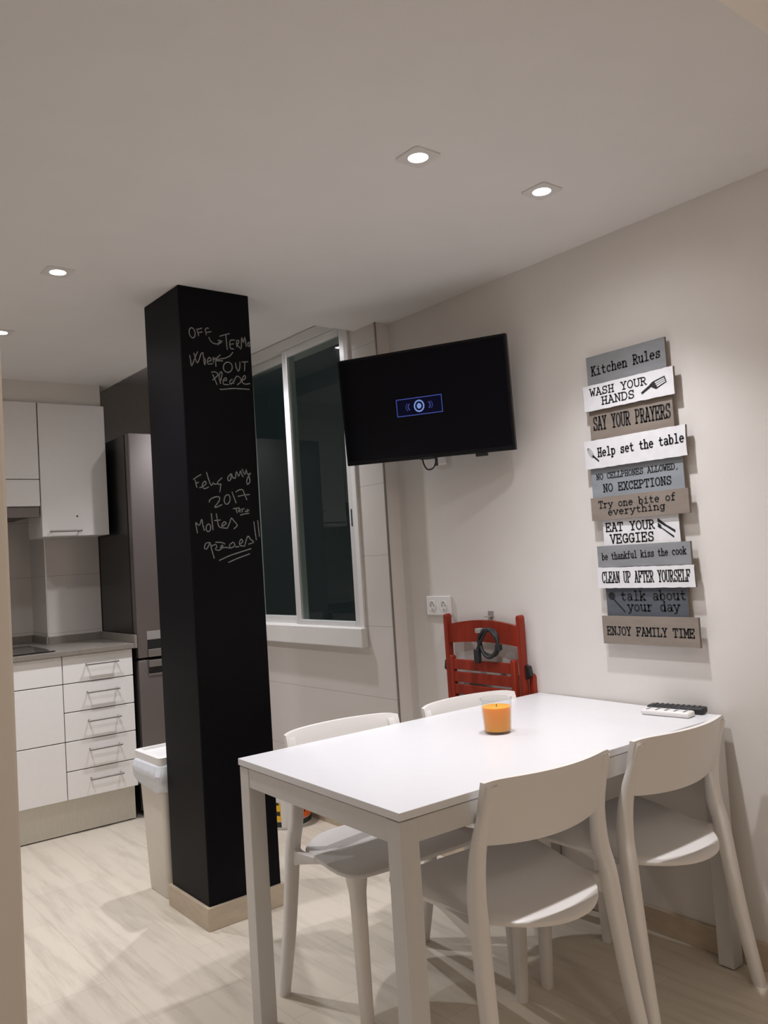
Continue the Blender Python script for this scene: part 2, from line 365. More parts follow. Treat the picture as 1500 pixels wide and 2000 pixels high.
# window -------------------------------------------------------------
win = thing('window_1', 'tall sliding window with white frame and dark night panes', 'window', (XT, 1.70, .88), kind='structure')
def wbox(nm, m_, x0, x1, y0, y1, z0, z1, bev=.003, par=win, lab=None):
    bm = bm_new(); box(bm, x0-XT, x1-XT, y0-1.70, y1-1.70, z0-.88, z1-.88, bev)
    o = obj(nm, bm, m_, par)
    if lab: o['label'] = lab
    return o
bm = bm_new()
def wb(bm, x0, x1, y0, y1, z0, z1, bev=.003): box(bm, x0-XT, x1-XT, y0-1.70, y1-1.70, z0-.88, z1-.88, bev)
wb(bm, -.062, .06, 1.70, 1.733, .88, 2.437); wb(bm, -.062, .06, 2.785, 2.818, .88, 2.437); wb(bm, -.062, .06, 1.733, 2.785, 2.385, 2.437); wb(bm, -.062, .06, 1.733, 2.785, .935, .966)
obj('window_frame', bm, 'alu', win)
bm = bm_new(); wb(bm, -.085, -.04, 1.695, 2.82, .872, .962, .004); obj('window_sill', bm, 'alu', win)
bm = bm_new()
wb(bm, -.058, -.03, 1.733, 1.772, .966, 2.384); wb(bm, -.058, -.03, 2.238, 2.284, .966, 2.384); wb(bm, -.058, -.03, 1.772, 2.238, .966, .990); wb(bm, -.058, -.03, 1.772, 2.238, 2.343, 2.384)
s1 = obj('sash', bm, 'sash', win)
bm = bm_new(); wb(bm, -.046, -.042, 1.770, 2.240, .988, 2.345, 0); obj('pane', bm, 'pane', s1)
bm = bm_new(); wb(bm, -.0590, -.0575, 1.748, 1.757, 1.435, 1.515, 0); o = obj('latch', bm, 'rubber', s1); o['label'] = 'small dark sash latch'
bm = bm_new()
wb(bm, -.028, .0, 2.25, 2.285, .966, 2.384); wb(bm, -.028, .0, 2.745, 2.785, .966, 2.384); wb(bm, -.028, .0, 2.285, 2.745, .966, 1.004); wb(bm, -.028, .0, 2.285, 2.745, 2.34, 2.384)
s2 = obj('sash', bm, 'sash', win)
bm = bm_new(); wb(bm, -.016, -.012, 2.283, 2.747, 1.0, 2.345, 0); obj('pane', bm, 'pane', s2)

# ------------------------------------------------------------------ ceiling downlights
def downlight(x, y, label, z=H, watts=SPOT_W, cone=104, spill=.12):
    t = thing('downlight', label, 'ceiling light', (x, y, z), 0, 'square recessed downlights')
    bm = bm_new()
    w, r = .046, .027
    n = 32; outer = []; inner = []
    for k in range(n):
        a = 2*PI*(k+.5)/n; c, s = math.cos(a), math.sin(a); q = w/max(abs(c), abs(s))
        outer.append((q*c, q*s)); inner.append((r*c, r*s))
    R_ = [[(p[0], p[1], 0.0) for p in outer], [(p[0], p[1], -.004) for p in outer], [(p[0], p[1], -.004) for p in inner], [(p[0], p[1], -.0005) for p in inner]]
    ring_loft(bm, R_, cap=False)
    obj('bezel', bm, 'bezel_grey', t)
    bm = bm_new(); lathe(bm, [(.0005, -.0035), (.017, -.003), (r-.0005, -.0012)], 32); obj('lens', bm, 'lens', t, smooth=60)
    ld = bpy.data.lights.new('lamp_light', 'SPOT'); ld.energy = watts; ld.color = SPOT_COL
    ld.spot_size = math.radians(cone); ld.spot_blend = 1.0; ld.shadow_soft_size = .026
    lo = bpy.data.objects.new('lamp_light', ld); C.objects.link(lo); lo.parent = t; lo.location = (0, 0, -.02)
    ld = bpy.data.lights.new('lamp_spill', 'SPOT'); ld.energy = watts*spill; ld.color = SPOT_COL     # wide spill around the beam
    ld.spot_size = math.radians(168); ld.spot_blend = 1.0; ld.shadow_soft_size = .026
    lo = bpy.data.objects.new('lamp_spill', ld); C.objects.link(lo); lo.parent = t; lo.location = (0, 0, -.02)
    return t
downlight(-.905, .212, 'lit square downlight over the left half of the table, largest in view')
downlight(-.448, .180, 'lit square downlight over the wall end of the table')
downlight(-1.441, 1.495, 'lit square downlight in front of the black pillar, left of its top', watts=50, cone=112, spill=.10)
downlight(-1.422, 2.325, 'lit square downlight cut by the left edge of the picture', watts=50, cone=112, spill=.10)
downlight(-.39, 2.25, 'downlight in the ceiling recess behind the pillar, mirrored in the window glass', z=2.44, watts=56, cone=118, spill=.22)
# unseen hall lamp, added behind the viewpoint to light jamb and lintel
t = thing('hall_fill_lamp', 'unseen round fill lamp added in the hall behind the viewpoint', 'ceiling light', (-1.6, -2.3, 2.56))
bm = bm_new(); lathe(bm, [(.16, 0), (.16, -.03), (.13, -.05), (.0005, -.055)], 32); obj('diffuser', bm, emit('hall fill diffuser', (1, .83, .66), 4.0), t, smooth=50)
ld = bpy.data.lights.new('lamp_light', 'POINT'); ld.energy = 17; ld.color = (1, .83, .68); ld.shadow_soft_size = .12
lo = bpy.data.objects.new('lamp_light', ld); C.objects.link(lo); lo.parent = t; lo.location = (0, 0, -.2)

# ------------------------------------------------------------------ dining table
TH = -.0298838
tab = thing('dining_table', 'white rectangular dining table with one short end against the wall', 'table', (.0005, 0, 0), TH)
bm = bm_new(); box(bm, -1.25, 0, 0, .75, .7215, .74, .0015); obj('table_top', bm, 'table', tab)
bm = bm_new()
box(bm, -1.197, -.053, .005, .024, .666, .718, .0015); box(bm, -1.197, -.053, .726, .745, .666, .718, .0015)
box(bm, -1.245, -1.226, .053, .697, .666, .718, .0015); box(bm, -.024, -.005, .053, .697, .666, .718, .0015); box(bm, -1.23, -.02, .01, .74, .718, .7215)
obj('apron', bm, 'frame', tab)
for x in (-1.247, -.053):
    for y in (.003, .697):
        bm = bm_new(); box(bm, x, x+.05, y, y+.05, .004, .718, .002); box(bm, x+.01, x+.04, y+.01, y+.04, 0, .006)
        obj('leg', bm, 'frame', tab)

# ------------------------------------------------------------------ dining chairs
def leg_loft(bm, path, n=14, sub=6):
    P = catmull([p[:3] for p in path], sub); m_ = len(path)-1; rings = []
    for i, c in enumerate(P):
        f = min(i/sub, m_-1e-6); k = int(f); t = f-k
        rx = path[k][3]*(1-t)+path[k+1][3]*t; ry = path[k][4]*(1-t)+path[k+1][4]*t
        r = []
        for j in range(n):
            a = 2*PI*j/n; ca, sa = math.cos(a), math.sin(a); e = .72
            r.append((c.x+rx*math.copysign(abs(ca)**e, ca), c.y+ry*math.copysign(abs(sa)**e, sa), c.z))
        rings.append(r)
    ring_loft(bm, rings)
def seat_outline(k, nb=14):
    # k scales towards the middle for rounded lip; returns closed loop (x,y)
    L = []
    for i in range(nb+1):                                # rear edge, bulging backwards
        x = -.172+.344*i/nb; L.append((x, -.242+.095*(abs(x)/.172)**2.2))
    L += [(.190, -.122), (.207, -.05), (.223, .03), (.235, .10), (.240, .150)]
    for i in range(1, 7):                                # front corners
        a = PI/2*i/6; L.append((.190+.05*math.cos(a), .158+.052*math.sin(a)))
    L += [(.10, .213), (0, .214), (-.10, .213)]
    for i in range(0, 6):
        a = PI/2+PI/2*i/6; L.append((-.190+.05*math.cos(a), .158+.052*math.sin(a)))
    L += [(-.240, .150), (-.235, .10), (-.223, .03), (-.207, -.05), (-.190, -.122)]
    return [(x*k, y*k+(1-k)*-.01) for x, y in L]
def seat_z(x, y):
    return .441+.024*(y+.15)/.36-.009*math.exp(-((x/.16)**2+((y+.03)/.14)**2))-.010*max(0, (y-.16)/.055)**2
def make_chair(label, loc, rz):
    t = thing('dining_chair', label, 'chair', loc, rz, 'white dining chairs at the table')
    bm = bm_new(); rings = []
    for k, dz in ((.96, -.014), (1.0, -.010), (1.0, -.003), (.988, 0), (.8, 0), (.6, 0), (.4, 0), (.2, 0)):
        rings.append([(x, y, seat_z(x, y)+dz) for x, y in seat_outline(k)])
    vr = ring_loft(bm, rings, cap=False); bm.faces.new(vr[-1]); bm.faces.new(list(reversed(vr[0])))
    obj('seat', bm, 'chair', t, smooth=50)
    for s in (-1, 1):                     # moulded arms that carry the seat from the rear legs
        bm = bm_new()
        prof = [(-.165, .452), (-.165, .380), (-.140, .392), (-.115, .402), (-.06, .416), (.00, .432), (.06, .444), (.06, .450), (.00, .446), (-.06, .441), (-.105, .439), (-.122, .441), (-.132, .450)]
        n = len(prof); xo = lambda y: s*(.219-.018*min(1, max(0, (y+.16)/.12)))
        R_ = [[(xo(y)+s*d, y, z*(1-q)+(.43+(z-.43)*.8)*q) for y, z in prof] for d, q in ((-.011, 1), (-.008, 0), (.008, 0), (.011, 1))]
        ring_loft(bm, R_); obj('seat_arm', bm, 'chair', t, smooth=35)
    bm = bm_new(); NX, NZ = 24, 8
    def ypan(x, z):
        f = (z-.60)/.171; yp = -.140-.044*f
        return yp-.046*(1-(x/.207)**2)
    rings = []
    for i in range(NX+1):
        x = -.207+.414*i/NX; zb = .606+.010*(abs(x)/.2)**2; zt = .772-.007*(abs(x)/.207)**10
        front, back = [], []
        for k in range(NZ+1):
            z = zb+(zt-zb)*k/NZ; th = .004 if k == 0 else (.0072 if k == NZ else .008)
            yy = ypan(x, z); front.append((x, yy+th, z)); back.append((x, yy-th, z))
        rings.append(front+back[::-1])
    ring_loft(bm, rings); obj('backrest', bm, 'chair', t, smooth=45)
    for s in (-1, 1):
        bm = bm_new()
        leg_loft(bm, [(s*.187, -.189, .753, .015, .009), (s*.187, -.189, .751, .0175, .0125), (s*.191, -.167, .69, .018, .0145), (s*.199, -.144, .61, .019, .017), (s*.208, -.138, .52, .020, .021),
                      (s*.217, -.150, .44, .021, .022), (s*.228, -.180, .20, .019, .020), (s*.240, -.214, .002, .0165, .0175), (s*.240, -.214, 0, .015, .016)])
        obj('leg', bm, 'chair', t, smooth=50)
        bm = bm_new()
        leg_loft(bm, [(s*.200, .178, .452, .029, .027), (s*.200, .179, .425, .025, .024), (s*.200, .181, .38, .0205, .021), (s*.200, .186, .18, .018, .019), (s*.199, .192, .002, .0155, .0165), (s*.199, .192, 0, .014, .015)])
        obj('leg', bm, 'chair', t, smooth=50)
    return t
ch = make_chair('white moulded chair in the foreground, its back to the viewer, second from the wall', (-.818, .162, 0), -.075)
dup(ch, (-.306, .138, 0), -.033, 'white moulded chair pushed in beside the wall, its back to the viewer')
dup(ch, (-.850, .632, 0), 3.063, 'white moulded chair across the table, facing us, nearer the black pillar')
dup(ch, (-.331, .590, 0), 3.065, 'white moulded chair across the table, in front of the red folding chair')

# ------------------------------------------------------------------ television on its wall arm
tv = thing('television', 'black flat television tilted on a wall arm with a blue screen graphic', 'television', (-.215, 1.034, 1.872))
yw, pt, rl = .399, .113, -.022
nn = Vector((-math.cos(yw)*math.cos(pt), -math.sin(yw)*math.cos(pt), -math.sin(pt))); rr = Vector((math.sin(yw), -math.cos(yw), 0)); uu = nn.cross(rr)
if uu.z < 0: uu = -uu
ra = rr*math.cos(rl)+uu*math.sin(rl); ua = uu*math.cos(rl)-rr*math.sin(rl)
tvm = Matrix((ra, ua, nn)).transposed().to_4x4(); tvm.translation = tv.location
if tvm.to_3x3().determinant() < 0: tvm = Matrix((ra, ua, -nn)).transposed().to_4x4()
SGN = 1 if (tvm.to_3x3() @ Vector((0, 0, 1))).dot(nn) > 0 else -1
tv.matrix_world = tvm
tw, thh = .364, .216
bm = bm_new()
def tb(bm, x0, x1, y0, y1, z0, z1, bev=0): box(bm, x0, x1, y0, y1, z0*SGN, z1*SGN, bev)
tb(bm, -tw, tw, -thh, thh, -.022, 0, .003); tb(bm, -.26, .26, -.16, .12, -.055, -.02, .008)
obj('housing', bm, 'bezel', tv)
bm = bm_new(); tb(bm, -tw+.010, tw-.010, -thh+.018, thh-.010, -.001, .0012); scr = obj('screen', bm, 'screen', tv)
bm = bm_new(); zf = .0018*SGN
lx, ly, lw, lh = -.012, -.008, .098, .033
q3 = lambda a, b: (lx+a, ly+b, zf)
q3b = lambda a, b: (lx+a, ly+b, zf*.8)
poly(bm, [(-lw, -lh), (lw, -lh), (lw, lh), (-lw, lh)], q3b); obj('graphic_field', bm, 'logobg', scr, fixn=False)
bm = bm_new()
for a, b_ in (((-lw, -lh), (lw, -lh)), ((lw, -lh), (lw, lh)), ((lw, lh), (-lw, lh)), ((-lw, lh), (-lw, -lh))): ribbon(bm, [a, b_], .0032, q3)
for s in (-1, 1):
    for rad, w in ((.048, .004), (.058, .002)):
        ribbon(bm, [(s*rad*math.cos(a*.1), rad*math.sin(a*.1)*.5) for a in range(-5, 6)], w, q3)
obj('graphic_outline', bm, 'logo', scr, fixn=False)
bm = bm_new(); ribbon(bm, [(  .020*math.cos(k*PI/14), .021*math.sin(k*PI/14)) for k in range(29)], .006, q3); poly(bm, [(  .010*math.cos(k*PI/10), .011*math.sin(k*PI/10)) for k in range(20)], q3)
obj('graphic_disc', bm, 'logo2', scr, fixn=False)
bm = bm_new(); tb(bm, -.03, .03, -thh-.004, -thh+.006, -.012, .001, .002); obj('sensor_bar', bm, 'black', tv)
bm = bm_new(); tb(bm, .20, .245, -thh-.012, -thh+.004, -.03, -.008, .003); obj('foot_socket', bm, 'black', tv)
bm = bm_new()
inv = tvm.inverted()
def lw_(p): return inv @ Vector(p)
a0 = Vector((0, 0, -.055*SGN)); a1 = lw_((-.004, 1.10, 1.87)); mid = lw_((-.03, .98, 1.87))
tube(bm, [a0, mid, a1], .016, 10)
w0 = lw_((-.004, 1.10, 1.80)); w1 = lw_((-.004, 1.10, 1.94)); tube(bm, [w0, w1], .020, 8)
obj('wall_arm', bm, 'black', tv, smooth=40)
bm = bm_new(); tube(bm, catmull([(-.035, -thh+.03, -.04*SGN), (-.035, -thh-.012, -.035*SGN), (-.018, -thh-.042, -.03*SGN), (.008, -thh-.040, -.03*SGN), (.022, -thh-.012, -.035*SGN), (.024, -thh+.03, -.04*SGN)], 6), .0032, 8)
tube(bm, [(.026, -thh+.02, -.03*SGN), (.026, -thh-.032, -.028*SGN)], .006, 8); obj('cable', bm, 'rubber', tv, smooth=60)
# cable outlet on the wall under the television
t = thing('outlet_cover', 'small white outlet cover on the wall half hidden under the television', 'outlet', (XW, 1.21, 1.70))
bm = bm_new(); box(bm, -.012, 0, -.045, .045, -.045, .045, .004); obj('cover_plate', bm, 'plastic', t)

# double power socket ------------------------------------------------
t = thing('power_socket', 'white double power socket on the wall left of the red chair', 'socket', (XW, 1.271, 1.0615))
bm = bm_new(); box(bm, -.012, 0, -.075, .075, -.041, .041, .004); pl = obj('cover_plate', bm, 'plastic', t)
for y in (-.036, .036):
    bm = bm_new(); n = 24
    R_ = [[(-.0125, y+r*math.cos(2*PI*k/n), r*math.sin(2*PI*k/n)) for k in range(n)] for r in (.022,)]
    R_ += [[(-.0155, y+.021*math.cos(2*PI*k/n), .021*math.sin(2*PI*k/n)) for k in range(n)], [(-.0155, y+.018*math.cos(2*PI*k/n), .018*math.sin(2*PI*k/n)) for k in range(n)], [(-.009, y+.017*math.cos(2*PI*k/n), .017*math.sin(2*PI*k/n)) for k in range(n)]]
    vr = ring_loft(bm, R_, cap=False); bm.faces.new(vr[-1]); so = obj('socket_insert', bm, 'plastic', t, smooth=40)
    bm = bm_new()
    for yy, zz, rr_ in ((y-.0095, 0, .003), (y+.0095, 0, .003)): tube(bm, [(-.0135, yy, zz), (-.008, yy, zz)], rr_, 10)
    box(bm, -.0165, -.009, y-.003, y+.003, .013, .017); box(bm, -.0165, -.009, y-.003, y+.003, -.017, -.013)
    obj('pin_hole', bm, 'carcass', so)

# ------------------------------------------------------------------ red folding chair hung on the wall
t = thing('wall_hook', 'small metal wall bracket above the red folding chair', 'bracket', (XW, .972, 1.020))
bm = bm_new(); box(bm, -.004, 0, -.014, .014, 0, .022, .001); box(bm, -.030, -.004, -.012, .012, .0, .003)
obj('bracket_plate', bm, 'carcass', t)
fc = thing('folding_chair', 'folded red wooden chair hanging flat on the wall bracket', 'folding chair', (XW, .989, .150))
def fobj(nm, bm, m_='red', par=fc, **k): return obj(nm, bm, m_, par, **k)
def fpost(y0, y1, x0, x1, z0, z1):
    bm = bm_new(); yc = (y0+y1)/2; hw = (y1-y0)/2
    pts = [(x0, y0, z0), (x0, y1, z0), (x0, y1, z1-.012)]+[(x0, yc+hw*math.cos(a), z1-.012+.012*math.sin(a)) for a in [PI*i/8 for i in range(1, 8)]]+[(x0, y0, z1-.012)]
    prism(bm, pts, (x1-x0, 0, 0)); bmesh.ops.bevel(bm, geom=[e for e in bm.edges if abs((e.verts[0].co-e.verts[1].co).x) < 1e-6], offset=.0025, segments=1, affect='EDGES')
    return bm
for yc in (.2015, -.2015): fobj('leg', fpost(yc-.011, yc+.011, -.052, -.022, 0, .882))
for yc in (.222, -.222): fobj('leg', fpost(yc-.010, yc+.010, -.021, -.001, .012, .660))
bm = bm_new(); rings = []
for i in range(17):
    s = -1+2*i/16; y = s*.193; d = .010*(1-s*s); zt = .838+.020*(1-s*s); zb = .762+.010*(1-s*s)
    rings.append([(-.046+d, y, zb), (-.032+d, y, zb), (-.032+d, y, zt), (-.046+d, y, zt)])
ring_loft(bm, rings); fobj('back_rail', bm, smooth=40)
for yc in (.169, -.169): fobj('seat_rail', fpost(yc-.011, yc+.011, -.064, -.040, .22, .715))
for k in range(8):
    z1 = .700-k*.050; bm = bm_new(); box(bm, -.060, -.048, -.160, .160, z1-.041, z1, .003); fobj('seat_slat', bm)
for s in (-1, 1):
    bm = bm_new(); prism(bm, [(-.040, s*.211, .640), (-.040, s*.236, .655), (-.040, s*.229, .690), (-.040, s*.211, .695)], (.018, 0, 0)); fobj('hinge', bm, 'black')
bm = bm_new(); tube(bm, [(-.011, -.215, .10), (-.011, .215, .10)], .009, 10); fobj('stretcher', bm, smooth=60)
# coiled power cable hung on the back rail
t = thing('coiled_cable', 'black coiled power cable looped over the red chair back', 'cable', (XW-.066, .925, .925))
bm = bm_new(); pts = []
for k in range(73):
    a = 2*PI*k/24; r = .051+.003*math.sin(k*.7)
    pts.append((-.008+.007*math.cos(k*.31), -r*math.sin(a)*1.02, r*1.02*math.cos(a)))
pts += [(-.010, .045, .0), (-.012, .060, -.03)]
tube(bm, catmull(pts, 3), .0062, 8); obj('cord', bm, 'rubber', t, smooth=60)
bm = bm_new(); box(bm, -.022, .0, .050, .074, -.080, -.025, .004); obj('plug', bm, 'rubber', t)
bm = bm_new(); box(bm, -.022, .004, .030, .058, .038, .056, .003); o = obj('tie', bm, 'carcass', t); o['label'] = 'grey cable tie'
bm = bm_new(); box(bm, -.020, .002, -.064, -.042, -.026, -.002, .004); obj('connector', bm, 'rubber', t)

# ------------------------------------------------------------------ kitchen rules sign: eleven boards on two battens
exec_glyph = {}
def A(cx, cy, rx, ry, a0, a1, n=10): return [(cx+rx*math.cos(math.radians(a0+(a1-a0)*k/n)), cy+ry*math.sin(math.radians(a0+(a1-a0)*k/n))) for k in range(n+1)]
def sf(x, y, w=.13): return [(x-w, y), (x+w, y)]         # slab serif
G = {
 'A': [[(.08, 0), (.3, 1), (.52, 0)], [(.16, .34), (.44, .34)], sf(.08, 0, .09), sf(.52, 0, .09), [(.18, 1), (.3, 1)]],
 'C': [A(.32, .5, .25, .5, 50, 310), [(.5, .68), (.5, 1)], [(.5, .12), (.5, .2)]],
 'D': [[(.1, 0), (.1, 1)], [(.02, 1), (.28, 1)]+A(.28, .5, .26, .5, 90, -90)+[(.02, 0)]],
 'E': [[(.1, 0), (.1, 1)], [(.02, 1), (.52, 1), (.52, .75)], [(.02, 0), (.52, 0), (.52, .25)], [(.1, .52), (.36, .52)], [(.36, .4), (.36, .64)]],
 'F': [[(.12, 0), (.12, 1)], [(.02, 1), (.54, 1), (.54, .75)], [(.12, .52), (.38, .52)], [(.38, .4), (.38, .64)], sf(.12, 0, .12)],
 'G': [A(.31, .5, .25, .5, 50, 330), [(.5, .7), (.5, .98)], [(.52, .05), (.52, .42)], [(.34, .42), (.58, .42)]],
 'H': [[(.12, 0), (.12, 1)], [(.48, 0), (.48, 1)], [(.12, .5), (.48, .5)], sf(.12, 0, .1), sf(.12, 1, .1), sf(.48, 0, .1), sf(.48, 1, .1)],
 'I': [[(.3, 0), (.3, 1)], sf(.3, 0, .2), sf(.3, 1, .2)],
 'J': [[(.42, 1)]+A(.24, .2, .18, .2, 0, -180), sf(.42, 1, .16)],
 'K': [[(.12, 0), (.12, 1)], [(.48, 1), (.12, .42)], [(.24, .6), (.5, 0)], sf(.12, 0, .1), sf(.12, 1, .1), sf(.48, 1, .09), sf(.5, 0, .09)],
 'L': [[(.16, 0), (.16, 1)], sf(.16, 1, .14), [(.04, 0), (.54, 0), (.54, .32)]],
 'M': [[(.08, 0), (.08, 1), (.3, .35), (.52, 1), (.52, 0)], sf(.08, 0, .08), sf(.52, 0, .08), [(.0, 1), (.08, 1)], [(.52, 1), (.6, 1)]],
 'N': [[(.12, 0), (.12, 1), (.48, 0), (.48, 1)], sf(.12, 0, .1), sf(.48, 1, .1), [(.02, 1), (.12, 1)]],
 'O': [A(.3, .5, .25, .5, 0, 360, 20)],
 'P': [[(.12, 0), (.12, 1)], [(.02, 1), (.3, 1)]+A(.3, .74, .22, .26, 90, -90)+[(.12, .48)], sf(.12, 0, .13)],
 'R': [[(.12, 0), (.12, 1)], [(.02, 1), (.28, 1)]+A(.28, .75, .2, .25, 90, -90)+[(.12, .5)], [(.28, .5), (.5, 0), (.58, 0)], sf(.12, 0, .1)],
 'S': [A(.3, .75, .2, .25, 30, 270, 10)+A(.3, .25, .22, .25, 90, -150, 10), [(.5, .72), (.5, 1)], [(.08, .28), (.08, 0)]],
 'T': [[(.3, 0), (.3, 1)], [(.05, .75), (.05, 1), (.55, 1), (.55, .75)], sf(.3, 0, .14)],
 'U': [[(.1, 1), (.1, .28)]+A(.3, .25, .2, .25, 180, 360)+[(.5, 1)], sf(.1, 1, .1), sf(.5, 1, .1)],
 'V': [[(.08, 1), (.3, 0), (.52, 1)], sf(.08, 1, .09), sf(.52, 1, .09)],
 'W': [[(.06, 1), (.17, 0), (.3, .7), (.43, 0), (.54, 1)], sf(.06, 1, .08), sf(.54, 1, .08)],
 'X': [[(.1, 0), (.5, 1)], [(.1, 1), (.5, 0)], sf(.1, 0, .09), sf(.5, 0, .09), sf(.1, 1, .09), sf(.5, 1, .09)],
 'Y': [[(.1, 1), (.3, .48), (.5, 1)], [(.3, .48), (.3, 0)], sf(.3, 0, .14), sf(.1, 1, .09), sf(.5, 1, .09)],
 'a': [A(.28, .5, .18, .17, 150, 0, 8)+[(.46, .06), (.56, .02)], A(.27, .18, .19, .18, 20, 340, 14)],
 'b': [[(.03, 1), (.12, 1), (.12, 0)], A(.31, .33, .2, .33, 0, 360, 16)],
 'c': [A(.31, .33, .22, .33, 50, 310, 14), [(.46, .48), (.46, .64)]],
 'd': [[(.38, 1), (.47, 1), (.47, 0), (.57, 0)], A(.28, .33, .2, .33, 0, 360, 16)],
 'e': [[(.09, .36), (.51, .36)]+A(.3, .33, .21, .33, 0, 310, 14)],
 'f': [[(.24, 0), (.24, .78)]+A(.39, .8, .15, .2, 180, 50, 6), [(.1, .62), (.44, .62)], sf(.24, 0, .15)],
 'g': [A(.28, .33, .19, .32, 0, 360, 16), [(.47, .63), (.47, -.1)]+A(.28, -.1, .19, .18, 0, -150, 8), [(.47, .63), (.58, .63)]],
 'h': [[(.03, 1), (.12, 1), (.12, 0)], [(.12, .42)]+A(.3, .44, .17, .21, 150, 0, 8)+[(.47, 0)], sf(.12, 0, .1), sf(.47, 0, .1)],
 'i': [[(.14, .65), (.3, .65), (.3, 0)], sf(.3, 0, .2), [(.28, .9), (.32, .9)]],
 'k': [[(.03, 1), (.12, 1), (.12, 0)], [(.46, .65), (.12, .26)], [(.24, .4), (.5, 0)], sf(.12, 0, .1), sf(.5, 0, .08), sf(.46, .65, .08)],
 'l': [[(.14, 1), (.3, 1), (.3, 0)], sf(.3, 0, .2)],
 'n': [[(.03, .65), (.12, .65), (.12, 0)], [(.12, .42)]+A(.3, .44, .17, .21, 150, 0, 8)+[(.47, 0)], sf(.12, 0, .1), sf(.47, 0, .1)],
 'o': [A(.3, .33, .22, .33, 0, 360, 18)],
 'p': [[(.03, .65), (.12, .65), (.12, -.28)], A(.31, .33, .2, .33, 0, 360, 16), sf(.12, -.28, .11)],
 'r': [[(.06, .65), (.19, .65), (.19, 0)], [(.19, .38)]+A(.38, .42, .18, .22, 150, 50, 6), sf(.19, 0, .15)],
 's': [A(.3, .49, .17, .16, 30, 270, 8)+A(.3, .165, .19, .165, 90, -150, 8), [(.47, .48), (.47, .65)], [(.11, .17), (.11, 0)]],
 't': [[(.24, .9), (.24, .16)]+A(.38, .17, .14, .17, 180, 320, 6), [(.08, .62), (.46, .62)]],
 'u': [[(.03, .65), (.12, .65), (.12, .2)]+A(.28, .2, .16, .2, 180, 330, 8)+[(.47, .22)], [(.39, .65), (.47, .65), (.47, 0), (.57, 0)]],
 'v': [[(.08, .65), (.3, 0), (.52, .65)], sf(.08, .65, .08), sf(.52, .65, .08)],
 'y': [[(.08, .65), (.31, .02)], [(.52, .65), (.24, -.2), (.08, -.26)], sf(.08, .65, .09), sf(.52, .65, .09)],
 ',': [[(.3, .06), (.22, -.14)]], ' ': [],
}
sign = thing('wall_sign', 'stacked wooden kitchen rules sign of grey, white and taupe boards', 'sign', (XW, .24, .94))
bm = bm_new()
for y in (.10, -.07): box(bm, -.014, 0, y-.012, y+.012, .03, .96)
obj('batten', bm, 'edge', sign)
def text_line(bm, s, w, h, u0, v0, u1, v1, cap, to3, wt=.115):
    n = len(s); L = (u1-u0)*w; adv = L/(n-.12); sx = adv*.92/.6; sy = cap*h
    st = min(wt*sx*1.6, wt*sy*1.5)
    st = max(st, .0026)
    for i, c_ in enumerate(s):
        for stroke in G[c_]:
            P = []
            for x, y in stroke:
                X_ = u0*w+i*adv+x*sx; f = X_/max(w, 1e-6); base = v0+(v1-v0)*((X_/w-u0)/max(1e-6, u1-u0))
                P.append((X_, base*h+y*sy))
            ribbon(bm, P, st, to3)
def icon_spatula(bm, f):
    poly(bm, [(.655, .30), (.665, .215), (.772, .425), (.757, .515)], f)
    poly(bm, [(.752, .52), (.772, .40), (.815, .30), (.93, .475), (.912, .715), (.785, .60)], f)
def icon_slots(bm, f):
    L = lambda p, q, t: (p[0]+(q[0]-p[0])*t, p[1]+(q[1]-p[1])*t)
    a, b_, c, d = (.806, .575), (.830, .360), (.920, .490), (.904, .665)      # slot field: a-b near the handle, d-c at the tip
    for k in range(3):
        t0, t1 = .06+k*.33, .27+k*.33
        poly(bm, [L(a, b_, t0), L(a, b_, t1), L(d, c, t1), L(d, c, t0)], f)
def icon_lines(bm, f, segs):
    for a, b_, w0, w1 in segs:
        d = Vector(b_)-Vector(a); n_ = Vector((-d.y*.28, d.x*3.5)).normalized(); 
        poly(bm, [(a[0]-n_.x*w0*.26, a[1]-n_.y*w0), (b_[0]-n_.x*w1*.26, b_[1]-n_.y*w1), (b_[0]+n_.x*w1*.26, b_[1]+n_.y*w1), (a[0]+n_.x*w0*.26, a[1]+n_.y*w0)], f)
